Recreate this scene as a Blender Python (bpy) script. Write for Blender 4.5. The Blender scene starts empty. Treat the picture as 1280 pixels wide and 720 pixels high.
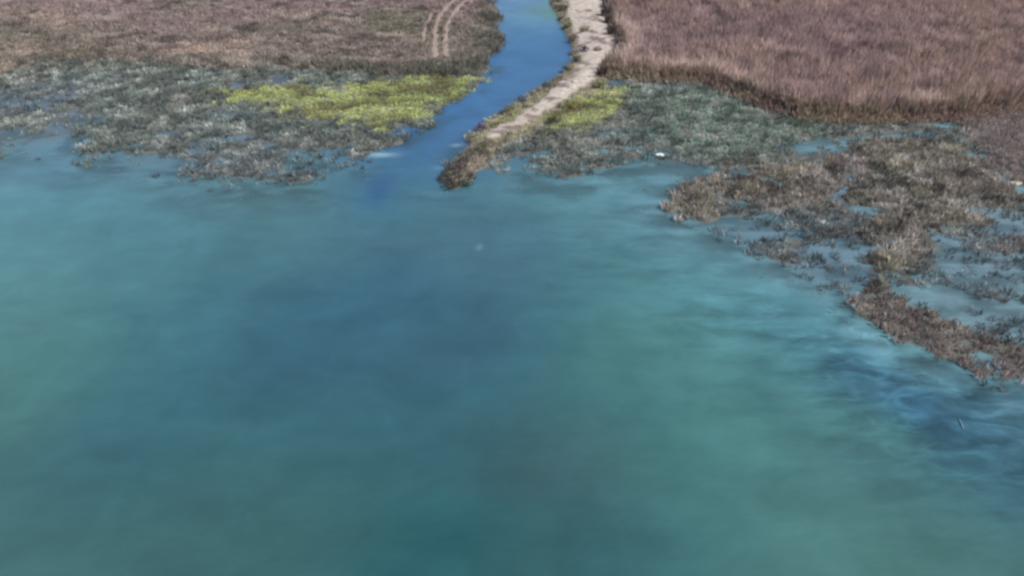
import bpy, bmesh, math, random
import numpy as np
from mathutils import Vector

random.seed(7)
rng = np.random.default_rng(7)
scn = bpy.context.scene
COL = scn.collection

# ------------------------------------------------------------------ camera, sky, sun, exposure
CAM_H, PITCH, FPX = 45.0, math.radians(38.0), 914.0          # metres, down-tilt, focal length for a 1280 px wide picture
cam_d = bpy.data.cameras.new('camera')
cam_d.sensor_width = 36.0
cam_d.lens = 36.0 * FPX / 1280.0
cam_d.clip_start, cam_d.clip_end = 0.5, 12000.0
cam = bpy.data.objects.new('camera', cam_d)
COL.objects.link(cam)
cam.location = (0, 0, CAM_H)
cam.rotation_euler = (math.pi / 2 - PITCH, 0, 0)
scn.camera = cam

SUN_EL, SUN_AZ = math.radians(52), math.radians(124)          # azimuth clockwise from +Y (view direction)
world = bpy.data.worlds.new('World')
scn.world = world
world.use_nodes = True
wn = world.node_tree
sky = wn.nodes.new('ShaderNodeTexSky')
sky.sky_type = 'NISHITA'
sky.sun_disc = False
sky.sun_elevation = SUN_EL
sky.sun_rotation = SUN_AZ
sky.dust_density = 2.0
bg = wn.nodes['Background']
bg.inputs['Strength'].default_value = 0.12
wn.links.new(sky.outputs['Color'], bg.inputs['Color'])

sun_d = bpy.data.lights.new('sun', 'SUN')
sun_d.energy = 3.6
sun_d.angle = math.radians(0.6)
sun_d.color = (1.0, 0.94, 0.87)
sun = bpy.data.objects.new('sun', sun_d)
COL.objects.link(sun)
sdir = Vector((math.sin(SUN_AZ) * math.cos(SUN_EL), math.cos(SUN_AZ) * math.cos(SUN_EL), math.sin(SUN_EL)))
sun.rotation_euler = sdir.to_track_quat('Z', 'Y').to_euler()
sun.location = (0, 0, 80)

scn.view_settings.view_transform = 'Standard'
scn.view_settings.look = 'None'
scn.view_settings.gamma = 1.0
scn.view_settings.exposure = 0.3
scn.cycles.filter_width = 2.7                                 # the photograph is soft

# ------------------------------------------------------------------ helpers
def lin(c, k=1.0):
    c = np.asarray(c, float) / 255.0
    return k * np.where(c <= 0.04045, c / 12.92, ((c + 0.055) / 1.055) ** 2.4)

def ground(u, v):
    """photo pixel -> metres on the ground plane (how the map of the place was surveyed)"""
    dx, dy = (u - 640) / FPX, -(v - 360) / FPX
    d = np.array([dx, math.cos(PITCH) + dy * math.sin(PITCH), -math.sin(PITCH) + dy * math.cos(PITCH)])
    t = CAM_H / -d[2]
    return d[0] * t, d[1] * t

def G(pts):
    return np.array([ground(u, v) for u, v in pts])

def _hash(ix, iy, seed):
    h = (ix.astype(np.int64) * 374761393 + iy.astype(np.int64) * 668265263 + seed * 974711) & 0x7fffffff
    h = ((h ^ (h >> 13)) * 1274126177) & 0x7fffffff
    h = (h ^ (h >> 16)) & 0xffff
    return h / 65535.0

def vnoise(x, y, seed=0):
    ix, iy = np.floor(x), np.floor(y)
    fx, fy = x - ix, y - iy
    fx, fy = fx * fx * (3 - 2 * fx), fy * fy * (3 - 2 * fy)
    a, b = _hash(ix, iy, seed), _hash(ix + 1, iy, seed)
    c, d = _hash(ix, iy + 1, seed), _hash(ix + 1, iy + 1, seed)
    return (a + (b - a) * fx) * (1 - fy) + (c + (d - c) * fx) * fy

def fbm(x, y, scale, seed=0, octs=4, gain=0.55):
    """-1..1"""
    s, amp, tot = 0, 1.0, 0
    f = 1.0 / scale
    for k in range(octs):
        ca, sa = math.cos(0.6 * k + seed), math.sin(0.6 * k + seed)
        s = s + amp * (vnoise((x * ca - y * sa) * f + 17.3 * k, (x * sa + y * ca) * f - 9.1 * k, seed + k) * 2 - 1)
        tot += amp
        amp *= gain
        f *= 2.03
    return s / tot * 1.5

def sst(a, b, x):
    t = np.clip((x - a) / (b - a), 0, 1)
    return t * t * (3 - 2 * t)

def sdist(x, y, poly):
    """signed distance to a polygon, positive inside"""
    best = np.full(x.shape, 1e18)
    inside = np.zeros(x.shape, bool)
    n = len(poly)
    for i in range(n):
        ax, ay = poly[i]
        bx, by = poly[(i + 1) % n]
        ex, ey = bx - ax, by - ay
        t = np.clip(((x - ax) * ex + (y - ay) * ey) / (ex * ex + ey * ey + 1e-12), 0, 1)
        best = np.minimum(best, (x - ax - t * ex) ** 2 + (y - ay - t * ey) ** 2)
        if ay != by:
            inside ^= ((ay > y) != (by > y)) & (x < ex * (y - ay) / (by - ay) + ax)
    d = np.sqrt(best)
    return np.where(inside, d, -d)

# ------------------------------------------------------------------ the map of the place
UPL_L = G([(-1500, -200), (560, -200), (612, -80), (621, 0), (628, 35), (628, 72), (612, 92), (560, 94), (440, 92), (330, 92), (240, 86),
           (150, 82), (60, 82), (0, 95), (-200, 100), (-1500, 120)])
UPL_R = G([(800, -200), (765, -80), (757, 0), (758, 15), (764, 25), (765, 42), (774, 50), (777, 68), (756, 84), (750, 93), (800, 99), (880, 102), (905, 112),
           (950, 132), (1000, 148), (1060, 151), (1150, 149), (1215, 144), (1245, 138), (1290, 134),
           (1500, 130), (2600, 130), (2600, -200)])
MARSH_L = G([(-1500, 40), (0, 60), (300, 60), (600, 60), (626, 70), (622, 85), (604, 104), (575, 132), (548, 152), (505, 178), (470, 190), (450, 208), (400, 226),
             (385, 238), (330, 241), (255, 236), (205, 222), (235, 206), (190, 198), (150, 210), (112, 210), (95, 190), (70, 172), (45, 176), (22, 192),
             (0, 198), (-200, 210), (-1500, 230)])
MARSH_R = G([(752, 80), (900, 90), (1500, 100), (2600, 120), (2600, 560), (1500, 520), (1280, 486), (1230, 478), (1170, 456), (1110, 427), (1072, 402), (1055, 375),
             (1010, 350), (960, 330), (912, 306), (862, 287), (822, 266), (830, 246), (862, 226), (880, 208), (830, 208), (765, 214), (735, 226),
             (690, 226), (640, 222), (600, 218), (580, 222), (568, 236), (548, 232), (560, 208), (585, 185), (620, 165), (690, 130)])
SAND = G([(672, -200), (680, -80), (698, 0), (708, 22), (719, 50), (724, 78), (713, 96), (691, 116), (667, 134), (643, 150), (621, 163), (604, 173),
          (612, 180), (645, 167), (684, 144), (716, 122), (744, 104), (752, 92), (762, 84), (778, 68), (776, 50), (766, 40), (764, 22), (758, 12), (758, 0), (768, -80), (800, -200)])
BANK = G([(654, -200), (664, -80), (686, 0), (696, 22), (709, 50), (714, 76), (697, 96), (670, 115), (641, 132), (610, 151), (586, 168), (588, 182), (640, 176),
          (690, 154), (730, 132), (760, 100), (782, 68), (770, 0), (790, -200)])
FLOOD_L = G([(195, 206), (240, 192), (330, 184), (420, 186), (462, 198), (400, 232), (300, 240), (235, 234)])
FLOOD_L2 = G([(-300, 130), (0, 112), (70, 100), (120, 112), (60, 140), (-300, 180)])
TIP = G([(590, 172), (640, 168), (625, 190), (604, 210), (588, 228), (568, 237), (550, 231), (556, 214), (575, 196)])
YG_L = G([(275, 115), (330, 106), (420, 110), (490, 102), (560, 97), (600, 100), (570, 122), (535, 142), (480, 160), (405, 158), (372, 140), (300, 128)])
YG_R = G([(672, 158), (720, 128), (752, 108), (790, 114), (770, 142), (745, 160), (690, 164)])
YG_B = G([(620, 160), (645, 142), (665, 136), (650, 155), (630, 166)])
BROWN_A = G([(818, 258), (840, 238), (870, 226), (900, 212), (960, 212), (1010, 205), (1060, 185), (1090, 175), (1150, 170), (1240, 200), (1290, 240), (1500, 250),
             (1500, 285), (1280, 262), (1220, 290), (1140, 280), (1050, 262), (960, 252), (905, 264), (880, 280), (845, 276)])
MAUVE = G([(1190, 148), (1290, 138), (1600, 130), (1600, 250), (1290, 240), (1250, 225), (1225, 190)])
BROWN_B = G([(1095, 262), (1170, 268), (1165, 300), (1140, 335), (1110, 385), (1060, 372), (1068, 345), (1088, 305)])
BROWN_C = G([(1056, 372), (1085, 362), (1130, 385), (1190, 412), (1280, 440), (1500, 480), (1500, 530), (1280, 488), (1200, 468), (1130, 438), (1075, 407)])
FLOOD = G([(850, 285), (905, 268), (960, 256), (1050, 266), (1220, 292), (1280, 262), (1500, 290), (1500, 470), (1280, 438), (1190, 410), (1130, 384), (1060, 372), (960, 335)])
ARM = G([(990, 178), (1060, 172), (1165, 164), (1175, 174), (1080, 190), (1000, 196)])
GREEN = G([(780, 115), (880, 108), (960, 150), (1060, 160), (1000, 195), (900, 205), (820, 190), (790, 160)])
CHANNEL = G([(560, -200), (612, -80), (621, 0), (628, 40), (626, 80), (600, 106), (560, 142), (505, 180), (470, 205), (470, 255), (550, 238), (560, 205),
             (600, 166), (650, 132), (697, 96), (714, 74), (708, 45), (688, 0), (664, -80), (654, -200)])
RUTS = [G([(627, -28), (590, 0), (573, 13), (558, 28), (549, 42), (545, 56), (543, 69)]),
        G([(612, -28), (574, 0), (559, 13), (545, 27), (537, 41), (533, 55), (531, 68)])]
RUTS = [G([(624, -26), (589, 0), (573, 13), (563, 27), (558, 42), (557, 56), (559, 74)]),
        G([(604, -26), (572, 0), (558, 14), (548, 28), (545, 44), (544, 60), (545, 76)]),
        G([(541, 20), (534, 34), (530, 46), (529, 58)])]

def line_dist(x, y, pl):
    best = np.full(x.shape, 1e18)
    for (ax, ay), (bx, by) in zip(pl[:-1], pl[1:]):
        ex, ey = bx - ax, by - ay
        t = np.clip(((x - ax) * ex + (y - ay) * ey) / (ex * ex + ey * ey), 0, 1)
        best = np.minimum(best, (x - ax - t * ex) ** 2 + (y - ay - t * ey) ** 2)
    return np.sqrt(best)

def fields(x, y):
    f = {}
    n6 = fbm(x, y, 7, 3)
    n2 = fbm(x, y, 2.2, 11, 3)
    ns = fbm(x / 2.6, y, 2.6, 23, 4, 0.6)                     # drawn out along the shore
    f['n6'], f['n2'], f['ns'] = n6, n2, ns
    f['ul'] = sdist(x, y, UPL_L)
    f['ur'] = sdist(x, y, UPL_R)
    f['ml'] = sdist(x, y, MARSH_L)
    f['mr'] = sdist(x, y, MARSH_R)
    f['sand'] = sdist(x, y, SAND)
    f['bank'] = sdist(x, y, BANK)
    f['fl'] = np.maximum(sdist(x, y, FLOOD_L), sdist(x, y, FLOOD_L2))
    f['tip'] = sdist(x, y, TIP)
    f['flood'] = sdist(x, y, FLOOD)
    f['arm'] = sdist(x, y, ARM)
    f['ba'] = sdist(x, y, BROWN_A)
    f['mauve'] = sdist(x, y, MAUVE)
    f['bb'] = sdist(x, y, BROWN_B)
    f['bc'] = sdist(x, y, BROWN_C)
    wul = sst(-1.5, 2.5, f['ul'] + 2.5 * n6)
    wul = wul * sst(-1.0, 0.2, np.maximum(f['ul'], f['ml']))
    wur = sst(-0.5, 0.5, f['ur'] + 0.75 * n2)
    f['wul'], f['wur'] = wul, wur
    wm = sst(-1.2, 1.2, np.maximum(f['ml'], f['mr']) + 1.3 * n6 + 0.8 * ns)
    wsand = sst(-0.7, 0.9, f['sand'] + 0.45 * n2)
    wbank = sst(-1.1, 0.6, f['bank'] + 0.5 * n2)
    f['wbank'] = wbank
    wfl = sst(-2, 2, f['fl'] + 1.5 * ns)
    wtip = sst(-0.8, 0.8, f['tip'] + 0.4 * n2)
    wbrown = np.maximum.reduce([sst(-1.2, 1.2, f['ba'] + 2.2 * ns + 0.8 * n2), 0.8 * sst(-1.2, 1.2, f['bb'] + 2.0 * ns), sst(-0.9, 0.8, f['bc'] + 0.3 * ns + 0.5 * n2)])
    wflood = sst(-1.5, 1.5, f['flood'] + ns) * (1 - wbrown)
    wbrown = np.maximum(wbrown, sst(-1.5, 1.0, f['mauve'] + 1.2 * ns))
    warm = sst(-1.0, 1.0, f['arm'] + ns)
    f['wm'], f['wsand'], f['wtip'], f['wbrown'], f['wflood'], f['warm'] = wm, wsand, wtip, wbrown, wflood, warm
    shore = np.clip(np.maximum(f['ml'], f['mr']) / 9.0, 0, 1)  # wetter toward the open water
    em = -0.02 + 0.13 * shore - 0.10 * wfl + 0.20 * ns + 0.10 * n2
    em = em - 0.16 * warm
    st = fbm(x / 3.6, y + 0.10 * x, 1.7, 29, 3, 0.6)
    f['st'] = st
    em = em + wflood * (-0.05 + 0.13 * st - em)
    em = em * (1 - wbrown) + wbrown * (0.10 + 0.12 * n2 + 0.10 * ns)
    z = -1.6 + (em + 1.6) * wm
    z = z + wul * (0.55 + 0.12 * n6 - z)
    z = z + wur * (0.60 + 0.10 * n6 - z)
    wyg = sst(-1.5, 0.5, np.maximum.reduce([sdist(x, y, YG_L), sdist(x, y, YG_R), sdist(x, y, YG_B)]))
    z = z + wyg * (np.maximum(z, 0.12 + 0.1 * n2) - z)
    z = z + wbank * (0.32 + 0.08 * n2 - np.minimum(z, 0.32))
    z = z + wtip * (0.35 + 0.15 * n2 - z)
    z = z + wsand * (0.55 + 0.10 * n2 + 0.25 * sst(0, 4, f['sand']) - z)
    f['z'] = z
    return f

def mesh_obj(name, verts, faces_flat, loops_per_face, mat=None, parent=None, smooth=False):
    me = bpy.data.meshes.new(name)
    nv, nf = len(verts), len(faces_flat) // loops_per_face
    me.vertices.add(nv)
    me.vertices.foreach_set('co', np.asarray(verts, np.float32).ravel())
    me.loops.add(nf * loops_per_face)
    me.loops.foreach_set('vertex_index', np.asarray(faces_flat, np.int32))
    me.polygons.add(nf)
    me.polygons.foreach_set('loop_start', np.arange(0, nf * loops_per_face, loops_per_face, dtype=np.int32))
    me.polygons.foreach_set('use_smooth', np.full(nf, smooth))
    me.update(calc_edges=True)
    o = bpy.data.objects.new(name, me)
    COL.objects.link(o)
    if mat: me.materials.append(mat)
    if parent: o.parent = parent
    return o

def color_attr(o, name, rgb):
    a = o.data.attributes.new(name, 'FLOAT_COLOR', 'POINT')
    c = np.ones((len(rgb), 4), np.float32)
    c[:, :3] = rgb
    a.data.foreach_set('color', c.ravel())

def float_attr(o, name, v):
    a = o.data.attributes.new(name, 'FLOAT', 'POINT')
    a.data.foreach_set('value', np.asarray(v, np.float32))

def tag(o, label, cat, group=None, kind=None):
    if label: o['label'] = label
    if cat: o['category'] = cat
    if group: o['group'] = group
    if kind: o['kind'] = kind
    return o

# ------------------------------------------------------------------ materials
def new_mat(name):
    m = bpy.data.materials.new(name)
    m.use_nodes = True
    return m, m.node_tree, m.node_tree.nodes['Principled BSDF']

def mat_attr_ground():
    m, t, p = new_mat('soil')
    at = t.nodes.new('ShaderNodeAttribute'); at.attribute_name = 'col'
    tc = t.nodes.new('ShaderNodeTexCoord')
    n1 = t.nodes.new('ShaderNodeTexNoise'); n1.inputs['Scale'].default_value = 1.3; n1.inputs['Detail'].default_value = 6; n1.inputs['Roughness'].default_value = 0.65
    r1 = t.nodes.new('ShaderNodeMapRange'); r1.inputs[1].default_value = 0.3; r1.inputs[2].default_value = 0.7; r1.inputs[3].default_value = 0.72; r1.inputs[4].default_value = 1.25
    mx = t.nodes.new('ShaderNodeVectorMath'); mx.operation = 'SCALE'
    bp = t.nodes.new('ShaderNodeBump'); bp.inputs['Strength'].default_value = 0.9; bp.inputs['Distance'].default_value = 0.25
    L = t.links.new
    L(tc.outputs['Object'], n1.inputs['Vector'])
    L(n1.outputs['Fac'], r1.inputs[0])
    L(at.outputs['Color'], mx.inputs[0]); L(r1.outputs[0], mx.inputs['Scale'])
    L(mx.outputs[0], p.inputs['Base Color'])
    L(n1.outputs['Fac'], bp.inputs['Height']); L(bp.outputs[0], p.inputs['Normal'])
    p.inputs['Roughness'].default_value = 0.9
    p.inputs['Specular IOR Level'].default_value = 0.2
    return m

def mat_water():
    m, t, p = new_mat('turbid_water')
    L = t.links.new
    at = t.nodes.new('ShaderNodeAttribute'); at.attribute_name = 'col'
    rp = t.nodes.new('ShaderNodeAttribute'); rp.attribute_name = 'weed_crest'
    tc = t.nodes.new('ShaderNodeTexCoord')
    # sunken weed and sand in the shallows; pale wave crests painted into the colour
    mp = t.nodes.new('ShaderNodeMapping'); mp.inputs['Scale'].default_value = (0.19, 0.5, 1); mp.inputs['Rotation'].default_value = (0, 0, 0.25)
    nz = t.nodes.new('ShaderNodeTexNoise'); nz.inputs['Scale'].default_value = 1.0; nz.inputs['Detail'].default_value = 5; nz.inputs['Distortion'].default_value = 0.4; nz.inputs['Roughness'].default_value = 0.55
    cr = t.nodes.new('ShaderNodeMapRange'); cr.inputs[1].default_value = 0.36; cr.inputs[2].default_value = 0.68; cr.inputs[3].default_value = -0.8; cr.inputs[4].default_value = 0.6
    ab = t.nodes.new('ShaderNodeMath'); ab.operation = 'MULTIPLY'
    mp3 = t.nodes.new('ShaderNodeMapping'); mp3.inputs['Scale'].default_value = (0.24, 0.62, 1); mp3.inputs['Rotation'].default_value = (0, 0, 0.3)
    n4 = t.nodes.new('ShaderNodeTexNoise'); n4.inputs['Scale'].default_value = 1.0; n4.inputs['Detail'].default_value = 2; n4.inputs['Distortion'].default_value = 0.7
    s4 = t.nodes.new('ShaderNodeMath'); s4.operation = 'SUBTRACT'; s4.inputs[1].default_value = 0.5
    b4 = t.nodes.new('ShaderNodeMath'); b4.operation = 'ABSOLUTE'
    c4 = t.nodes.new('ShaderNodeMapRange'); c4.inputs[1].default_value = 0.0; c4.inputs[2].default_value = 0.10; c4.inputs[3].default_value = 0.85; c4.inputs[4].default_value = -0.15
    e4 = t.nodes.new('ShaderNodeMath'); e4.operation = 'ADD'
    L(tc.outputs['Object'], mp3.inputs['Vector']); L(mp3.outputs[0], n4.inputs['Vector']); L(n4.outputs['Fac'], s4.inputs[0]); L(s4.outputs[0], b4.inputs[0]); L(b4.outputs[0], c4.inputs[0])
    n5 = t.nodes.new('ShaderNodeTexNoise'); n5.inputs['Scale'].default_value = 0.45; n5.inputs['Detail'].default_value = 2
    r5 = t.nodes.new('ShaderNodeMapRange'); r5.inputs[1].default_value = 0.42; r5.inputs[2].default_value = 0.62
    m5 = t.nodes.new('ShaderNodeMath'); m5.operation = 'MULTIPLY'
    m6 = t.nodes.new('ShaderNodeMath'); m6.operation = 'MULTIPLY'; 
    L(tc.outputs['Object'], n5.inputs['Vector']); L(n5.outputs['Fac'], r5.inputs[0]); L(c4.outputs[0], m5.inputs[0]); L(r5.outputs[0], m5.inputs[1])
    p6 = t.nodes.new('ShaderNodeMapRange'); p6.inputs[1].default_value = 0.12; p6.inputs[2].default_value = 0.36; L(rp.outputs['Fac'], p6.inputs[0])
    L(m5.outputs[0], m6.inputs[0]); L(p6.outputs[0], m6.inputs[1])
    # broad soft clouds of silt
    n2 = t.nodes.new('ShaderNodeTexNoise'); n2.inputs['Scale'].default_value = 0.16; n2.inputs['Detail'].default_value = 6; n2.inputs['Roughness'].default_value = 0.6; n2.inputs['Distortion'].default_value = 0.6
    r2 = t.nodes.new('ShaderNodeMapRange'); r2.inputs[1].default_value = 0.25; r2.inputs[2].default_value = 0.75; r2.inputs[3].default_value = -0.13; r2.inputs[4].default_value = 0.13
    ad = t.nodes.new('ShaderNodeMath'); ad.operation = 'ADD'
    a1 = t.nodes.new('ShaderNodeMath'); a1.operation = 'ADD'; a1.inputs[1].default_value = 1.0
    sc = t.nodes.new('ShaderNodeVectorMath'); sc.operation = 'SCALE'
    L(tc.outputs['Object'], mp.inputs['Vector']); L(mp.outputs[0], nz.inputs['Vector']); L(nz.outputs['Fac'], cr.inputs[0])
    L(cr.outputs[0], e4.inputs[0]); L(m6.outputs[0], e4.inputs[1]); L(e4.outputs[0], ab.inputs[0]); L(rp.outputs['Fac'], ab.inputs[1])
    L(tc.outputs['Object'], n2.inputs['Vector']); L(n2.outputs['Fac'], r2.inputs[0])
    L(ab.outputs[0], ad.inputs[0]); L(r2.outputs[0], ad.inputs[1]); L(ad.outputs[0], a1.inputs[0])
    L(at.outputs['Color'], sc.inputs[0]); L(a1.outputs[0], sc.inputs['Scale'])
    L(sc.outputs[0], p.inputs['Base Color'])
    p.inputs['Roughness'].default_value = 0.14
    p.inputs['IOR'].default_value = 1.33
    # small wind ripples
    mp2 = t.nodes.new('ShaderNodeMapping'); mp2.inputs['Scale'].default_value = (0.7, 1.6, 1)
    n3 = t.nodes.new('ShaderNodeTexNoise'); n3.inputs['Scale'].default_value = 1.1; n3.inputs['Detail'].default_value = 4
    bp = t.nodes.new('ShaderNodeBump'); bp.inputs['Strength'].default_value = 0.4; bp.inputs['Distance'].default_value = 0.12
    L(tc.outputs['Object'], mp2.inputs['Vector']); L(mp2.outputs[0], n3.inputs['Vector']); L(n3.outputs['Fac'], bp.inputs['Height']); L(bp.outputs[0], p.inputs['Normal'])
    return m

def mat_plant(name='dry_grass'):
    m, t, p = new_mat(name)
    at = t.nodes.new('ShaderNodeAttribute'); at.attribute_name = 'col'
    t.links.new(at.outputs['Color'], p.inputs['Base Color'])
    p.inputs['Roughness'].default_value = 0.85
    p.inputs['Specular IOR Level'].default_value = 0.15
    tr = t.nodes.new('ShaderNodeBsdfTranslucent')
    mx = t.nodes.new('ShaderNodeMixShader'); mx.inputs[0].default_value = 0.42
    out = t.nodes['Material Output']
    t.links.new(at.outputs['Color'], tr.inputs['Color'])
    t.links.new(p.outputs[0], mx.inputs[1]); t.links.new(tr.outputs[0], mx.inputs[2])
    t.links.new(mx.outputs[0], out.inputs['Surface'])
    return m

def mat_plain(name, rgb, rough=0.7, noise=0.15, scale=4.0):
    m, t, p = new_mat(name)
    tc = t.nodes.new('ShaderNodeTexCoord')
    n1 = t.nodes.new('ShaderNodeTexNoise'); n1.inputs['Scale'].default_value = scale; n1.inputs['Detail'].default_value = 5
    r1 = t.nodes.new('ShaderNodeMapRange'); r1.inputs[3].default_value = 1 - noise * 2; r1.inputs[4].default_value = 1 + noise * 2
    sc = t.nodes.new('ShaderNodeVectorMath'); sc.operation = 'SCALE'; sc.inputs[0].default_value = tuple(rgb)
    t.links.new(tc.outputs['Object'], n1.inputs['Vector']); t.links.new(n1.outputs['Fac'], r1.inputs[0])
    t.links.new(r1.outputs[0], sc.inputs['Scale']); t.links.new(sc.outputs[0], p.inputs['Base Color'])
    p.inputs['Roughness'].default_value = rough
    return m

M_SOIL, M_WATER, M_PLANT = mat_attr_ground(), mat_water(), mat_plant()

# ------------------------------------------------------------------ ground and water sheets
def axis(lo, hi, step, far):
    core = np.arange(lo, hi + step / 2, step)
    k, out, s = [], hi, step
    while out < far:
        s *= 1.5; out += s; k.append(out)
    j, out, s = [], lo, step
    while out > -far:
        s *= 1.5; out -= s; j.append(out)
    return np.concatenate([np.array(j[::-1]), core, np.array(k)])

gx, gy = axis(-125, 125, 0.5, 6000), axis(14, 190, 0.5, 6000)
NX, NY = len(gx), len(gy)
X, Y = np.meshgrid(gx, gy)
X, Y = X.ravel(), Y.ravel()
F = fields(X, Y)
ii, jj = np.meshgrid(np.arange(NX - 1), np.arange(NY - 1))
q0 = (jj * NX + ii).ravel()
QUADS = np.stack([q0, q0 + 1, q0 + NX + 1, q0 + NX], 1)

def sub_sheet(name, mask, Z, mat, cols, extra=None):
    q = QUADS[mask]
    used, inv = np.unique(q.ravel(), return_inverse=True)
    o = mesh_obj(name, np.stack([X[used], Y[used], Z[used]], 1), inv.astype(np.int32), 4, mat, smooth=True)
    color_attr(o, 'col', cols[used])
    if extra is not None: float_attr(o, 'weed_crest', extra[used])
    return o

KS = 1.0
c_bed, c_mud, c_soil, c_sand = lin((60, 66, 66)), lin((102, 104, 100)), lin((120, 108, 98)), lin((172, 163, 153))
gc = c_bed + (c_mud - c_bed) * sst(-0.5, 0.1, F['z'])[:, None]
wu = np.clip(F['wul'] + F['wur'], 0, 1)[:, None]
gc = gc + (lin((74, 78, 76)) - gc) * (0.7 * sst(0.14, 0.02, F['z']) * sst(-0.5, -0.1, F['z']))[:, None]
gc = gc + (c_soil - gc) * wu
gc = gc + (lin((120, 110, 98)) - gc) * F['wtip'][:, None]
gc = gc + (lin((126, 118, 100)) - gc) * (F['wbank'] * (1 - wu[:, 0]))[:, None]
nsd = fbm(X, Y, 1.7, 301, 3)
c_s = c_sand + (lin((112, 98, 94)) - c_sand) * (0.9 * sst(0.1, 0.55, nsd))[:, None]
gc = gc + (c_s * (1 + 0.12 * F['n2'][:, None]) - gc) * F['wsand'][:, None]
fc = lambda a: a[QUADS].mean(1)
sandf = fc(F['wsand']) > 0.5
g = sub_sheet('ground', ~sandf, F['z'], M_SOIL, gc); tag(g, 'muddy marsh ground under the grass and water', 'ground', kind='structure')
g = sub_sheet('dirt_bank', sandf, F['z'], M_SOIL, gc); tag(g, 'pale bare dirt bank running along the right side of the channel', 'path', kind='structure')

WATER_PTS = [(640, -60, 98, 138, 178), (640, 8, 98, 138, 178), (662, 30, 88, 135, 168), (688, 14, 112, 150, 138), (672, 16, 100, 145, 150), (650, 75, 74, 120, 166), (690, 70, 74, 120, 164), (600, 130, 72, 118, 165), (540, 170, 72, 115, 160),
 (505, 200, 74, 116, 154), (480, 245, 66, 110, 148), (470, 268, 70, 114, 144), (530, 235, 78, 122, 152), (560, 255, 84, 128, 148),
 (0, 215, 105, 145, 160), (50, 200, 100, 146, 168), (82, 205, 105, 148, 178), (60, 230, 92, 142, 165), (160, 225, 92, 142, 165), (250, 252, 88, 132, 150), (350, 255, 86, 130, 148),
 (430, 230, 84, 128, 146), (0, 270, 95, 145, 160), (0, 350, 98, 145, 160), (100, 310, 88, 135, 152), (200, 320, 80, 124, 142), (300, 320, 78, 122, 138), (400, 300, 80, 122, 140), (520, 285, 78, 120, 142),
 (600, 300, 74, 114, 136), (660, 300, 74, 112, 140), (640, 250, 82, 128, 148), (720, 255, 95, 142, 154), (780, 250, 102, 152, 166), (750, 320, 82, 130, 142), (680, 345, 72, 112, 136),
 (0, 430, 84, 128, 134), (60, 455, 82, 128, 132), (0, 395, 94, 140, 152), (-150, 400, 90, 136, 146), (120, 390, 80, 126, 140), (200, 430, 72, 118, 135), (330, 390, 65, 108, 134), (450, 400, 62, 104, 132), (560, 420, 66, 106, 130), (620, 400, 64, 106, 130),
 (700, 410, 66, 110, 126), (780, 420, 82, 130, 134), (850, 450, 84, 132, 136), (830, 350, 86, 138, 150), (900, 345, 92, 146, 158), (960, 370, 95, 148, 160), (1000, 390, 88, 140, 155),
 (0, 520, 78, 120, 126), (100, 560, 62, 104, 122), (200, 540, 62, 106, 124), (300, 560, 64, 108, 120), (400, 520, 60, 102, 122), (500, 540, 60, 102, 118), (600, 520, 60, 104, 120), (680, 560, 66, 100, 112),
 (720, 590, 72, 102, 112), (760, 500, 66, 110, 122), (850, 540, 78, 128, 130), (950, 520, 82, 130, 132), (1000, 480, 80, 128, 138), (1050, 560, 80, 124, 130), (960, 440, 82, 130, 142),
 (0, 640, 72, 112, 120), (50, 700, 76, 116, 122), (100, 640, 66, 108, 118), (200, 660, 68, 108, 116), (300, 690, 66, 106, 114), (400, 640, 64, 108, 116), (500, 690, 48, 98, 112),
 (560, 700, 48, 96, 108), (640, 690, 56, 98, 108), (740, 650, 58, 96, 108), (800, 690, 52, 96, 106), (700, 700, 56, 98, 108), (860, 700, 68, 112, 118), (850, 620, 72, 120, 124), (950, 640, 78, 122, 126),
 (1050, 690, 84, 128, 128), (1150, 680, 82, 126, 126), (1250, 690, 78, 120, 122), (1260, 600, 66, 108, 124), (1150, 600, 74, 118, 128), (1180, 520, 60, 102, 134), (1100, 480, 62, 106, 136), (1150, 500, 62, 104, 136), (1230, 530, 60, 102, 132),
 (1080, 455, 72, 116, 142), (1270, 510, 70, 110, 135), (1035, 420, 86, 138, 154), (1200, 560, 64, 106, 128), (1118, 437, 100, 150, 164), (1180, 463, 100, 148, 162), (1250, 484, 98, 145, 160), (1400, 600, 68, 108, 124),
 (1000, 270, 112, 136, 152), (900, 282, 105, 135, 146), (1200, 350, 122, 148, 158), (1260, 300, 124, 144, 156), (1090, 330, 108, 135, 148), (1180, 385, 120, 152, 160), (1270, 420, 116, 146, 156), (1100, 170, 122, 150, 160), (1400, 400, 112, 138, 146),
 (950, 180, 105, 135, 142), (840, 150, 105, 132, 138), (700, 200, 92, 124, 140), (330, 210, 105, 135, 142), (200, 180, 104, 125, 132), (280, 150, 112, 118, 136), (60, 130, 110, 120, 130), (-200, 250, 96, 140, 155), (0, 780, 70, 110, 118), (640, 780, 56, 96, 106), (1280, 780, 76, 118, 120)]
KW = 0.62
WP = np.array([ground(a[0], a[1]) for a in WATER_PTS])
WC = np.array([lin(a[2:]) * np.array([0.97, 1.02, 1.02 if (a[2] > 100 or a[1] < 200) else (0.93 if a[0] > 760 else 0.88)]) for a in WATER_PTS])
dd = np.sqrt(((WP[:, None] - WP[None]) ** 2).sum(-1)); dd.sort(1)
sig = 0.62 * dd[:, 1:4].mean(1)
wx, wy = X + 2.2 * fbm(X / 1.8, Y, 9, 41), Y + 1.6 * fbm(X / 1.8, Y, 9, 52)
num, den = np.zeros((len(X), 3)), np.full(len(X), 1e-9)
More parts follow.
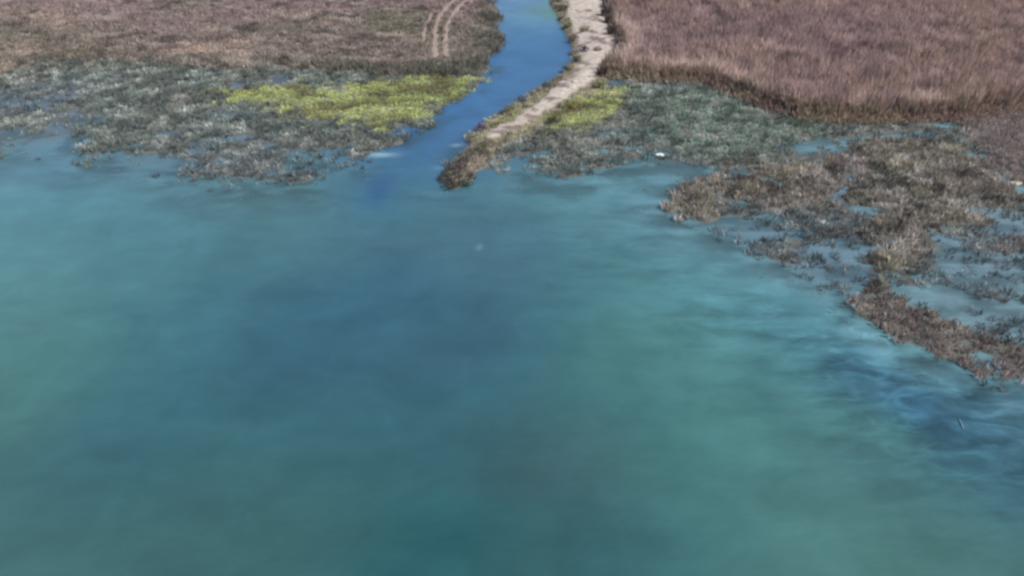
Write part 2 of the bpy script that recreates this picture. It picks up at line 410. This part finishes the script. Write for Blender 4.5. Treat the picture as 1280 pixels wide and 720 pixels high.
for k in range(len(WP)):
    d2 = (wx - WP[k, 0]) ** 2 + (wy - WP[k, 1]) ** 2
    w = np.exp(-d2 / (2 * sig[k] ** 2)) + 1e-5 / (1 + d2 / sig[k] ** 2) ** 2
    num += w[:, None] * WC[k]; den += w
wc = num / den[:, None]
dsh = np.maximum(F['ml'], F['mr'])
ws1, ws2 = fbm(X / 2.2, Y, 2.4, 311, 4), fbm(X / 2.6, Y, 5, 317, 3)
drown = np.exp(-np.maximum(-dsh, 0) / 4.2) * (dsh < 0.5) * sst(-0.2, 0.45, ws1 + 0.35 * ws2)
drown = drown + (dsh >= 0.5) * 0.8 * sst(-0.15, 0.4, fbm(X / 3, Y, 1.5, 341, 3))
drown = drown * (1 - 0.75 * sst(0.5, 3, sdist(X, Y, CHANNEL)))
wc = wc + (lin((62, 86, 90)) - wc) * (0.72 * np.clip(drown, 0, 1))[:, None]
pale = np.exp(-((np.maximum(-dsh, 0) - 1.2) / 1.6) ** 2) * sst(0.0, 0.6, -ws1) * (X > 5)
wc = wc + (lin((118, 164, 176)) - wc) * (0.55 * pale)[:, None]
# far out: streaks of silt and weed
st1 = fbm(X / 2.4, Y, 3.2, 331, 4, 0.6)
wc = wc * (1 + 0.09 * st1)[:, None]
for u, v, a_, b_, rgb, al in [(472, 194, 2.1, 0.55, (158, 196, 204), .9), (573, 181, 0.7, 0.4, (140, 172, 196), .9), (545, 211, 0.8, 0.5, (104, 146, 186), .7), (597, 310, 0.35, 0.55, (112, 150, 172), .9),
                              (474, 236, 1.5, 3.6, (60, 102, 152), .65), (700, 14, 3.0, 5.0, (112, 152, 124), .6)]:
    px, py = ground(u, v)
    w = al * np.exp(-((X - px + .5 * ws1) / a_) ** 2 - ((Y - py + .3 * ws1) / b_) ** 2)
    wc = wc + (lin(rgb) - wc) * w[:, None]
WEED_CREST = [(1120, 480, 9, 1), (1220, 520, 9, 1), (1060, 440, 6, 1), (940, 405, 9, .55), (880, 340, 8, .35), (800, 290, 10, .35), (740, 240, 8, .25), (1000, 350, 6, .3), (1180, 560, 7, .6), (1150, 350, 12, .5), (1000, 280, 9, .4), (1280, 340, 12, .5)]  # where sunken weeds and painted light wave crests lie
weed_crest = np.zeros(len(X))
for u, v, s, a in WEED_CREST:
    px, py = ground(u, v)
    weed_crest = np.maximum(weed_crest, a * np.exp(-((X - px) ** 2 + (Y - py) ** 2) / (2 * (s * 0.75) ** 2)))
weed_crest = 0.04 + 0.50 * weed_crest
Z0 = np.zeros(len(X))
chf = fc(sdist(X, Y, CHANNEL)) > 0
w1 = sub_sheet('bay_water', ~chf, Z0, M_WATER, wc * KW, weed_crest); tag(w1, 'calm teal open water of the bay', 'water', kind='structure')
w2 = sub_sheet('channel_water', chf, Z0, M_WATER, wc * KW, weed_crest); tag(w2, 'deeper blue water of the narrow channel through the marsh', 'water', kind='structure')

# ------------------------------------------------------------------ wheel ruts
def zat(x, y):
    return fields(np.atleast_1d(np.asarray(x, float)), np.atleast_1d(np.asarray(y, float)))['z']

M_RUT = mat_plain('pale_rut', lin((142, 128, 118)), 0.95, 0.12, 1.5)
def strip(name, pl, width, label):
    pts = []
    for (a, b) in zip(pl[:-1], pl[1:]):
        n = max(2, int(np.hypot(*(b - a)) / 0.6))
        for t in np.linspace(0, 1, n, endpoint=False): pts.append(a + (b - a) * t)
    pts.append(pl[-1])
    P = np.array(pts)
    for _ in range(6): P[1:-1] = (P[:-2] + P[1:-1] * 2 + P[2:]) / 4
    T = np.gradient(P, axis=0); T /= np.linalg.norm(T, axis=1)[:, None]
    N = np.stack([-T[:, 1], T[:, 0]], 1)
    offs = np.linspace(-0.5, 0.5, 5)
    W = width * (0.8 + 0.35 * rng.random(len(P)))
    V = []
    for o_ in offs:
        q = P + N * (W * o_)[:, None]
        V.append(np.column_stack([q, zat(q[:, 0], q[:, 1]) + 0.09 - 0.05 * (1 - abs(o_) * 2) - 0.08 * (abs(o_) == 0.5)]))
    V = np.stack(V, 1).reshape(-1, 3)
    fs = []
    for i in range(len(P) - 1):
        for j in range(4):
            a = i * 5 + j
            fs += [a, a + 1, a + 6, a + 5]
    o = mesh_obj(name, V, fs, 4, M_RUT, smooth=True)
    tag(o, label, 'track', 'wheel ruts left of the channel', 'structure')
    return o
strip('wheel_rut', RUTS[0], 0.9, 'right one of the pale wheel ruts curving through the dry grass')
strip('wheel_rut', RUTS[1], 1.0, 'middle pale wheel rut curving through the dry grass')
strip('wheel_rut', RUTS[2], 0.6, 'short faint wheel rut left of the main pair')

# ------------------------------------------------------------------ grass and reeds
VEG = 1.5
def tufts(name, x, y, z, h, r, nb, bw, cols, jit=0.18, lean=0.45, sat=0.45):
    """clumps of blades joined as one mesh; every blade is a tapering leaf rising from the clump's foot"""
    N = len(x)
    rep = lambda a: np.repeat(np.asarray(a, float), nb, axis=0)
    h = np.broadcast_to(h, (N,)); r = np.broadcast_to(r, (N,))
    B = N * nb
    ang, rad = rng.random(B) * 2 * np.pi, np.sqrt(rng.random(B))
    R = rep(r)
    bx, by = rep(x) + np.cos(ang) * rad * R, rep(y) + np.sin(ang) * rad * R
    H = rep(h) * (0.6 + 0.5 * rng.random(B))
    ln = lean * H * (0.3 + 0.9 * rng.random(B))
    la = ang + rng.normal(0, 0.8, B)
    tx, ty = bx + np.cos(la) * ln, by + np.sin(la) * ln
    fa = rng.random(B) * np.pi
    W = np.broadcast_to(bw, (N,)); W = rep(W) * (0.7 + 0.6 * rng.random(B)) * 0.5
    zz = rep(z) - 0.06
    v = np.empty((B, 4, 3))
    mx_, my_ = bx + (tx - bx) * 0.35, by + (ty - by) * 0.35
    v[:, 0] = np.stack([bx, by, zz], 1)
    v[:, 1] = np.stack([mx_ - np.cos(fa) * W, my_ - np.sin(fa) * W, zz + H * 0.55], 1)
    v[:, 2] = np.stack([tx, ty, zz + H], 1)
    v[:, 3] = np.stack([mx_ + np.cos(fa) * W, my_ + np.sin(fa) * W, zz + H * 0.55], 1)
    o = mesh_obj(name, v.reshape(-1, 3), np.arange(B * 4, dtype=np.int32), 4, M_PLANT)
    cols = np.asarray(cols, float)
    lum = cols @ np.array([0.2126, 0.7152, 0.0722])
    cols = lum[:, None] * sat + cols * (1 - sat)
    c = rep(cols) * VEG * (1 + jit * rng.normal(0, 1, (B, 1))).clip(0.4, 1.8)
    color_attr(o, 'col', np.repeat(c, 4, axis=0))
    return o

def scatter(step, x0, x1, y0, y1):
    a, b = np.meshgrid(np.arange(x0, x1, step), np.arange(y0, y1, step))
    a = a.ravel() + (rng.random(a.size) - 0.5) * step * 1.3
    b = b.ravel() + (rng.random(b.size) - 0.5) * step * 1.3
    dep = b * math.cos(PITCH) + CAM_H * math.sin(PITCH)
    k = np.abs(a) < dep * 0.70 + 12
    return a[k], b[k]

def mixc(a, b, t):
    return a + (b - a) * np.clip(t, 0, 1)[:, None]

# --- upland
x, y = scatter(0.52, -125, 125, 60, 178)
f = fields(x, y)
rut = np.minimum.reduce([line_dist(x, y, r) for r in RUTS[:2]] + [line_dist(x, y, RUTS[2]) + 0.15])
# right: tall reed bed with a sharp front
k = (f['wur'] > 0.5)
xr, yr, d = x[k], y[k], f['ur'][k]
big, mid = fbm(xr, yr, 14, 61), fbm(xr, yr, 3.5, 67)
h = 2.75 + 0.25 * mid + 0.2 * big - 0.35 * rng.random(len(xr)) + 0.5 * sst(24, 40, xr) * sst(8, 2, d)
c = mixc(np.tile(lin((154, 127, 123)), (len(xr), 1)), lin((160, 134, 120)), 0.5 + 0.9 * big)
c = mixc(c, lin((122, 100, 96)), 0.45 * (mid > 0.45))
c = mixc(c, lin((100, 80, 78)), 0.6 * sst(0.15, 0.55, fbm(xr, yr / 2, 1.5, 141, 3)))
c = mixc(c, lin((186, 160, 152)), 0.5 * sst(0.2, 0.6, fbm(xr, yr / 2, 1.7, 147, 3)))
h = h - 0.7 * sst(0.3, 0.7, fbm(xr, yr, 5, 151, 3)) * sst(4, 8, d)
rim = sst(4.4, 2.6, d) * sst(0.5, 1.1, d) * sst(-0.45, 0.2, fbm(xr, yr, 7, 71, 3))
rim = rim * (yr < 140)
c = mixc(c, lin((190, 168, 154)), 0.8 * rim)
c = mixc(c, lin((128, 114, 96)), 0.85 * sst(1.1, 0.6, d))
h = h - 0.3 * rim - 0.9 * sst(1.1, 0.2, d) + 0.35 * fbm(xr, yr, 1.6, 73, 2)
c = c * (1 + 0.16 * rng.normal(0, 1, (len(c), 1))).clip(.5, 1.6)
o = tufts('reeds', xr, yr, f['z'][k], h, 0.42, 11, 0.16, c, 0.14, 0.26, 0.28)
tag(o, 'dense mauve brown reed bed with a steep front edge on the right bank', 'reeds', kind='stuff')
# lower stems added at the foot of the bed, leaning out to catch light
k = (f['ur'] > -1.6) & (f['ur'] < 0.9) & (f['wsand'] < 0.4) & (y < 135)
xe, ye = x[k], y[k]
c = mixc(np.tile(lin((150, 134, 108)), (len(xe), 1)), lin((140, 114, 102)), 0.5 + fbm(xe, ye, 3, 75))
o = tufts('added_reed_fringe', xe, ye, f['z'][k], (1.65 + 0.7 * np.minimum(f['ur'][k], 0) + 0.3 * rng.random(len(xe))).clip(0.3), 0.45, 12, 0.17, c, 0.2, 0.45, 0.3)
tag(o, 'shorter olive brown reeds added to catch light along the foot of the reed bed', 'reeds', kind='stuff')
# left: lower mixed dry grass
k = (f['wul'] > 0.4) & (rut > 0.5 + 0.3 * rng.random(len(x))) & (f['wur'] < 0.5) & (f['wsand'] < 0.4)
xl, yl, d = x[k], y[k], f['ul'][k]
big, mid = fbm(xl / 1.6, yl, 13, 81), fbm(xl / 1.8, yl, 4, 83)
far = sst(118, 150, yl)
c = mixc(np.tile(lin((140, 124, 108)), (len(xl), 1)), lin((150, 124, 118)), far * 0.9 + 0.5 * big)
c = mixc(c, lin((120, 116, 92)), 0.8 * sst(0.1, 0.7, -big) )
tan = sst(0.25, 0.7, fbm(xl / 2.6, yl, 4.5, 91, 3)) * sst(103, 108, yl) * sst(150, 118, yl)
c = mixc(c, lin((188, 156, 128)), 0.75 * tan)
east = sst(-42, -20, xl) * sst(112, 104, yl)
c = mixc(c, lin((98, 100, 82)), 0.8 * sst(5.5, 1.5, d) * (0.35 + 0.65 * sst(-60, -25, xl)))
c = c * (1 + 0.24 * rng.normal(0, 1, (len(c), 1))).clip(.45, 1.8)
c = mixc(c, lin((84, 78, 66)), 0.7 * sst(0.2, 0.6, fbm(xl / 1.5, yl, 1.9, 95, 3)))
c = mixc(c, lin((176, 162, 146)), 0.6 * sst(0.3, 0.7, fbm(xl / 1.8, yl, 1.7, 97, 3)))
h = 0.75 + 0.35 * mid + 0.2 * big - 0.25 * tan + 0.45 * sst(6, 1.5, d) * sst(-45, -22, xl)
o = tufts('grass', xl, yl, f['z'][k], h.clip(0.3, 2), 0.42, 11, 0.15, c, 0.2, 0.4)
tag(o, 'low dry brown and tan grass across the left bank', 'grass', kind='stuff')

# --- marsh
x, y = scatter(0.62, -110, 110, 34, 125)
f = fields(x, y)
marsh = (f['wm'] > 0.35) & (f['wul'] < 0.45) & (f['wur'] < 0.5) & (f['wsand'] < 0.35) & (f['wtip'] < 0.4) & (f['wbank'] < 0.5)
ygl, ygr = sdist(x, y, YG_L), np.maximum(sdist(x, y, YG_R), sdist(x, y, YG_B))
yg = np.maximum(sst(-1.6, 1.6, ygl + 2.2 * f['ns'] + 1.6 * f['n2'] + 2.4 * (rng.random(len(x)) - .5)), sst(-1.2, 1.2, ygr + 1.0 * f['n2'] + 1.4 * (rng.random(len(x)) - .5)))
gr = sst(-2, 3, sdist(x, y, GREEN) + 2 * f['n6'])
p = np.where(f['z'] > 0.02, 1.0, np.where(f['z'] > -0.16, 0.55, 0.12))
p = np.where(f['wflood'] > 0.5, 0.12 + 0.88 * sst(-0.28, 0.08, f['st']), p)
p = p * np.where((f['wbrown'] < .5) & (yg < .5), np.where(f['ns'] > -0.25, 0.85, 0.4), 1)
dead = rng.random(len(x)) < p
# brown tussock grass of the islands
k = marsh & dead & (f['wbrown'] > 0.5) & (yg < 0.5)
n = k.sum(); big = fbm(x[k], y[k], 6, 101)
c = mixc(np.tile(lin((128, 112, 98)), (n, 1)), lin((148, 138, 108)), 0.4 + 0.9 * big)
c = mixc(c, lin((72, 68, 62)), 0.8 * sst(0.1, 0.4, fbm(x[k] / 1.4, y[k], 1.7, 103, 3)))
c = mixc(c, lin((176, 164, 150)), 0.7 * sst(0.15, 0.5, fbm(x[k] / 1.4, y[k], 1.7, 107, 3)))
c = c * (1 + 0.22 * rng.normal(0, 1, (n, 1))).clip(.4, 1.8)
c = mixc(c, lin((136, 112, 108)), 0.5 * sst(0, 3, f['bc'][k] + 1.5))
c = mixc(c, lin((150, 126, 120)), 0.8 * sst(-3, 3, f['mauve'][k] + 2 * f['ns'][k]))
o = tufts('island_grass', x[k], y[k], f['z'][k], 0.75 + 0.3 * f['n2'][k], 0.36, 12, 0.13, c, 0.22, 0.5)
tag(o, 'coarse brown grass covering the marsh islands on the right', 'grass', kind='stuff')
# drowned growth thinning out into the shallows
es = np.maximum(f['ml'], f['mr'])
k = (es > -4) & (es < 1.5) & (f['wm'] <= 0.6) & (f['wsand'] < .2) & (f['wtip'] < .2) & (f['wbank'] < .2) & (f['wul'] < .3) & (sdist(x, y, CHANNEL) < -0.5)
k = k & (rng.random(len(x)) < 0.55 * sst(0.0, 0.5, f['st']) * sst(-4, 0, es))
n = k.sum()
o = tufts('drowned_grass', x[k], y[k], np.full(n, -0.05), 0.16 + 0.14 * rng.random(n), 0.5, 8, 0.12, np.tile(lin((100, 120, 124)), (n, 1)), 0.2, 1.1)
tag(o, 'sparse half drowned grass thinning out into the shallows', 'grass', kind='stuff')
# yellow green patches
k = ((f['wm'] > 0.35) | (f['wbank'] > 0.5)) & (f['wul'] < 0.45) & (f['wur'] < 0.5) & (f['wsand'] < 0.5) & (yg >= 0.5) & (rng.random(len(x)) < 0.95)
n = k.sum(); mid = fbm(x[k] / 2, y[k], 3, 111)
c = mixc(np.tile(lin((154, 164, 82)), (n, 1)), lin((118, 112, 72)), 0.9 * sst(0.0, 0.6, mid))
c = mixc(c, lin((176, 178, 118)), 0.7 * sst(-0.1, -0.7, mid))
c = mixc(c, lin((98, 98, 70)), 0.75 * sst(0.2, 0.55, fbm(x[k] / 1.7, y[k], 1.6, 113, 3)))
o = tufts('green_grass', x[k], y[k], np.maximum(f['z'][k], 0), 0.34 + 0.12 * mid, 0.6, 22, 0.19, c * (1 + 0.12 * rng.normal(0, 1, (n, 1))).clip(.5, 1.6), 0.12, 0.9, 0.27)
tag(o, 'bright yellow green grass in patches either side of the channel', 'grass', kind='stuff')
# grey green marsh grass
k = marsh & dead & (f['wbrown'] <= 0.5) & (yg < 0.5)
n = k.sum(); big, mid = fbm(x[k], y[k], 9, 121), fbm(x[k] / 1.4, y[k], 1.5, 127, 3)
c = mixc(np.tile(lin((116, 130, 124)), (n, 1)), lin((120, 120, 108)), 0.4 + 0.8 * big)
c = mixc(c, lin((120, 142, 124)), 0.8 * gr[k])
blu = np.maximum(f['wflood'], sst(-2, 2, f['fl'] + 1.5 * f['ns']))[k]
c = mixc(c, lin((118, 130, 134)), 0.85 * blu)
c = mixc(c, lin((124, 110, 102)), 0.8 * f['wflood'][k] * sst(0.0, 0.5, fbm(x[k] / 2, y[k], 4, 131, 3)))
c = mixc(c, lin((62, 74, 74)), 0.6 * sst(0.0, 0.35, mid))
c = mixc(c, lin((180, 184, 176)), 0.5 * sst(-0.15, -0.55, mid) * (f['z'][k] > 0))
c = c * (1 + 0.2 * rng.normal(0, 1, (n, 1))).clip(.4, 1.9)
hh = 0.55 + 0.25 * rng.random(n) + 0.2 * mid
o = tufts('marsh_grass', x[k], y[k], np.maximum(f['z'][k], -0.1), hh, 0.34, 11, 0.13, c, 0.16, 0.6, 0.15)
tag(o, 'grey green marsh grass between the shallow pools', 'grass', kind='stuff')
# grass on the tip of the bank
def yg_at(x, y):
    return sst(-0.8, 0.9, np.maximum(sdist(x, y, YG_R), sdist(x, y, YG_B)))
x, y = scatter(0.5, -20, 22, 60, 165)
f = fields(x, y)
k = ((f['wtip'] > 0.4) | (f['wbank'] > 0.6)) & (f['wsand'] < 0.5) & (f['wur'] < 0.4) & (yg_at(x, y) < 0.5) & (rng.random(len(x)) < np.where(f['wtip'] > 0.4, 0.85, 0.6))
n = k.sum(); mid = f['n2'][k]
c = mixc(np.tile(lin((140, 132, 108)), (n, 1)), lin((86, 84, 76)), sst(-0.1, 0.5, mid))
c = mixc(c, lin((170, 168, 112)), 0.8 * sst(82, 92, y[k]) * sst(116, 100, y[k]) * (rng.random(n) < .7))
o = tufts('bank_grass', x[k], y[k], f['z'][k], 0.5 + 0.2 * mid, 0.32, 12, 0.12, c, 0.22, 0.5)
tag(o, 'tufted olive grass fringing the dirt bank and covering its tip', 'grass', kind='stuff')

# ------------------------------------------------------------------ countable plants
def plant(name, u, v, w, h, col, label, cat, group, leaf=0.16, n=150, woody=True):
    """a shrub: short branching stems carrying leaf sprays through an uneven crown"""
    bx, by = ground(u, v)
    bz = float(max(zat(bx, by)[0], 0.0))
    root = bpy.data.objects.new(name, None); COL.objects.link(root)
    root.location = (bx, by, bz - 0.03)
    tag(root, label, cat, group)
    tips, verts, faces = [], [], []
    for s in range(7):
        a = s * 0.9 + rng.random() * 0.6
        rr = w * 0.5 * (0.25 + 0.6 * rng.random())
        tip = np.array([math.cos(a) * rr, math.sin(a) * rr, h * (0.5 + 0.35 * rng.random())])
        tips.append(tip)
        kx = np.array([-math.sin(a), math.cos(a), 0]) * 0.035
        ky = np.array([0.03, 0.0, 0.02])
        b = len(verts)
        base = np.array([math.cos(a) * 0.05, math.sin(a) * 0.05, 0])
        verts += [base + kx, base - kx, base + ky, tip + kx * .4, tip - kx * .4, tip + ky * .4]
        faces += [b, b + 1, b + 4, b + 3, b + 1, b + 2, b + 5, b + 4, b + 2, b, b + 3, b + 5]
    st = mesh_obj('stem', verts, faces, 4, M_STEM, root)
    tips = np.array(tips)
    ti = rng.integers(0, len(tips), n)
    sc = np.array([w * 0.20, w * 0.20, h * 0.18])
    c0 = tips[ti] + rng.normal(0, 1, (n, 3)).clip(-1.7, 1.7) * sc
    c0[:, 2] = c0[:, 2].clip(0.06, None)
    d1 = rng.normal(0, 1, (n, 3)); d1 /= np.linalg.norm(d1, axis=1)[:, None]
    d2 = np.cross(d1, rng.normal(0, 1, (n, 3))); d2 /= np.linalg.norm(d2, axis=1)[:, None]
    L_ = leaf * (0.7 + 0.7 * rng.random((n, 1)))
    v = np.stack([c0 - d1 * L_, c0 - d2 * L_ * .5, c0 + d1 * L_, c0 + d2 * L_ * .5], 1).reshape(-1, 3)
    fo = mesh_obj('foliage', v, np.arange(n * 4), 4, M_PLANT, root)
    cc = np.tile(lin(col), (n, 1)) * (1 + 0.25 * rng.normal(0, 1, (n, 1))).clip(0.5, 1.7)
    cc = cc * VEG
    color_attr(fo, 'col', np.repeat(cc, 4, axis=0))
    return root

def clump(name, u, v, w, h, col, label, cat, group, nb=60, bw=0.12):
    bx, by = ground(u, v)
    bz = float(max(zat(bx, by)[0], -0.05))
    o = tufts(name, np.zeros(1), np.zeros(1), np.zeros(1), np.array([h]), np.array([w * 0.38]), nb, bw, lin(col)[None], 0.25, 0.3)
    o.location = (bx, by, bz)
    tag(o, label, cat, group)
    return o

M_STEM = mat_plain('bark', lin((92, 80, 70)), 0.9)
DK, OL, PU = (80, 74, 62), (104, 106, 70), (98, 86, 96)
gB = 'shrubs along the dirt bank'
for u, v, w, h, c, lab in [
    (699, 4, 1.5, 1.0, OL, 'olive shrub at the channel edge, farthest up the dirt bank'),
    (706, 16, 2.0, 1.2, DK, 'wide dark shrub second down the channel edge of the dirt bank'),
    (709, 37, 1.6, 1.0, OL, 'small olive shrub midway down the channel edge of the dirt bank'),
    (716, 54, 1.6, 1.1, (100, 84, 78), 'brown shrub at the channel edge where the dirt bank bulges'),
    (721, 79, 1.3, 0.9, (92, 102, 84), 'green shrub where the dirt bank narrows into the path'),
    (730, 68, 1.3, 0.9, PU, 'round purplish shrub alone on the bare dirt'),
    (732, 43, 1.9, 0.6, (122, 112, 92), 'low sprawling dry shrub in the middle of the dirt bank'),
    (747, 69, 1.0, 0.5, (130, 116, 104), 'faint low shrub on bare dirt near the reed bed corner'),
    (708, 91, 1.3, 0.8, (104, 98, 80), 'dark shrub on the channel side at the head of the narrow path'),
    (683, 112, 1.4, 0.8, (88, 92, 92), 'grey shrub on the channel side of the narrow path, upper one'),
    (652, 130, 1.3, 0.7, (86, 90, 98), 'bluish shrub on the channel side of the narrow path, middle one'),
    (636, 142, 1.3, 0.7, (108, 104, 88), 'small olive brown shrub on the channel side of the narrow path, lower one'),
    (601, 166, 1.5, 0.8, (92, 78, 92), 'dark purple shrub at the seaward end of the narrow path'),
    (748, 112, 1.5, 0.9, (104, 108, 72), 'olive shrub just below the reed bed corner'),
    (716, 138, 1.2, 0.7, (122, 116, 64), 'mustard shrub in the small green patch right of the path'),
    (690, 154, 1.3, 0.7, (84, 90, 66), 'dark green shrub at the left end of the small green patch'),
    (606, 188, 1.5, 0.8, (108, 104, 86), 'dull olive shrub where the path ends in grass'),
    (576, 214, 1.4, 0.8, (100, 88, 88), 'brown shrub in the middle of the bank tip'),
    (563, 234, 2.0, 0.7, (74, 74, 66), 'dark shrub at the outermost end of the bank tip'),
    (583, 232, 1.5, 0.6, (84, 96, 88), 'green shrub on the right side of the bank tip'),
]:
    plant('shrub', u, v, w, h, c, lab, 'shrub', gB)
gT = 'dark reed clumps edging the reed bed by the dirt bank'  # clump colours darkened to carry the shade on the bed's left-facing edge
ORD = ['topmost', 'second from the top', 'third from the top', 'fourth from the top', 'fifth from the top', 'sixth from the top', 'seventh from the top', 'eighth from the top', 'ninth from the top']
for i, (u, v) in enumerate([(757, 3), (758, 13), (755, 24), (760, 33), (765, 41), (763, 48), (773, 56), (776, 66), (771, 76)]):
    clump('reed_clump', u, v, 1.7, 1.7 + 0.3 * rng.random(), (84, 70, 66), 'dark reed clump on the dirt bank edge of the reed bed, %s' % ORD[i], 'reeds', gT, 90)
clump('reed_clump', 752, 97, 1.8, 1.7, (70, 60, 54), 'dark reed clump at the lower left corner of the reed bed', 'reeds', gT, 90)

clump('grass_tussock', 48, 199, 0.8, 0.4, (92, 108, 112), 'lone dark tussock standing in the water of the small left cove', 'grass tussock', None, 36)
clump('grass_tussock', 195, 221, 1.2, 0.5, (74, 90, 98), 'low dark tussock standing in the water off the left marsh point', 'grass tussock', None, 36)

# ------------------------------------------------------------------ small things
M_WHITE = mat_plain('white_feathers', (0.66, 0.66, 0.62), 0.7, 0.03)
M_BEAK = mat_plain('orange_beak', (0.5, 0.2, 0.05), 0.5, 0.05)
def loft(name, rings, mat, parent=None, n=10):
    """rings: (x, z, half width, half height); one continuous skin"""
    V, Fq = [], []
    for (cx, cz, rw, rh) in rings:
        for k in range(n):
            a = 2 * math.pi * k / n
            V.append((cx, math.cos(a) * rw, cz + math.sin(a) * rh))
    for i in range(len(rings) - 1):
        for k in range(n):
            k2 = (k + 1) % n
            Fq += [i * n + k, i * n + k2, (i + 1) * n + k2, (i + 1) * n + k]
    return mesh_obj(name, V, Fq, 4, mat, parent, True)

def swan(u, v, rz, s, label):
    x_, y_ = ground(u, v)
    root = bpy.data.objects.new('white_bird', None); COL.objects.link(root)
    root.location = (x_, y_, max(float(zat(x_, y_)[0]), 0)); root.rotation_euler = (0, 0, rz); root.scale = (s, s, s)
    tag(root, label, 'bird')
    loft('body', [(-.62, .26, .01, .01), (-.5, .24, .10, .06), (-.3, .2, .22, .17), (0, .18, .27, .21), (.25, .2, .22, .19), (.38, .28, .12, .13), (.44, .42, .065, .075), (.45, .58, .05, .06),
                  (.43, .72, .045, .055), (.46, .82, .05, .05), (.53, .85, .055, .055), (.60, .83, .04, .04), (.64, .81, .005, .005)], M_WHITE, root)
    loft('beak', [(.61, .825, .028, .025), (.68, .80, .022, .016), (.75, .785, .004, .004)], M_BEAK, root, 6)
    for sd in (-1, 1):
        w = loft('wing', [(-.66, .30, .01, .01), (-.45, .30, .05, .07), (-.15, .3, .075, .13), (.12, .28, .06, .12), (.26, .25, .01, .02)], M_WHITE, root)
        w.location = (0, .21 * sd, 0)
    return root
swan(824, 196, math.radians(170), 1.0, 'white bird resting at the water edge of the grey green marsh')

def rock(name, u, v, sx, sy, sz, mat, label, cat, group=None, seed=0, rz=0.0, kind=None):
    bx, by = ground(u, v)
    bm = bmesh.new()
    bmesh.ops.create_icosphere(bm, subdivisions=3, radius=1)
    for vt in bm.verts:
        p_ = vt.co
        a = np.array([p_.x * 1.3 + seed * 3.1, ]); b = np.array([p_.y * 1.3 + p_.z])
        d_ = 1 + 0.28 * float(fbm(a, b, 0.8, 200 + seed, 3)[0])
        vt.co = Vector((p_.x * sx * d_, p_.y * sy * d_, p_.z * sz * d_))
    me = bpy.data.meshes.new(name); bm.to_mesh(me); bm.free()
    me.materials.append(mat)
    o = bpy.data.objects.new(name, me); COL.objects.link(o)
    o.location = (bx, by, max(float(zat(bx, by)[0]), 0)); o.rotation_euler = (0, 0, rz)
    tag(o, label, cat, group, kind)
    return o
M_STONE = mat_plain('pale_stone', lin((172, 164, 150)), 0.8, 0.1, 2)
M_WOOD = mat_plain('bleached_wood', lin((104, 132, 146)), 0.8, 0.1, 6)
rock('boulder', 718, 108, 0.5, 0.38, 0.35, M_STONE, 'pale boulder beside the narrow path', 'boulder', None, 4)
rock('boulder', 1268, 230, 0.8, 0.5, 0.35, M_STONE, 'pale boulder at the right end of the marsh below the reed bed', 'boulder', None, 5)
# driftwood: tapering bent log with a stub
def driftwood(u, v, label):
    bx, by = ground(u, v)
    root = bpy.data.objects.new('driftwood', None); COL.objects.link(root)
    root.location = (bx, by, 0.03); root.rotation_euler = (0, 0, math.radians(80)); root.scale = (0.85, 0.6, 0.6)
    tag(root, label, 'driftwood')
    loft('log', [(-.68, .02, .02, .02), (-.65, .02, .08, .08), (-.2, .05, .10, .10), (.3, .06, .08, .08), (.65, .03, .05, .05), (.68, .03, .01, .01)], M_WOOD, root, 9)
    b = loft('branch', [(0, 0, .035, .035), (.2, .03, .025, .025), (.34, .08, .01, .01)], M_WOOD, root, 7)
    b.location = (.1, 0, .08); b.rotation_euler = (0, 0, 0.8)
driftwood(1201, 530, 'pale driftwood log floating off the brown marsh spit')
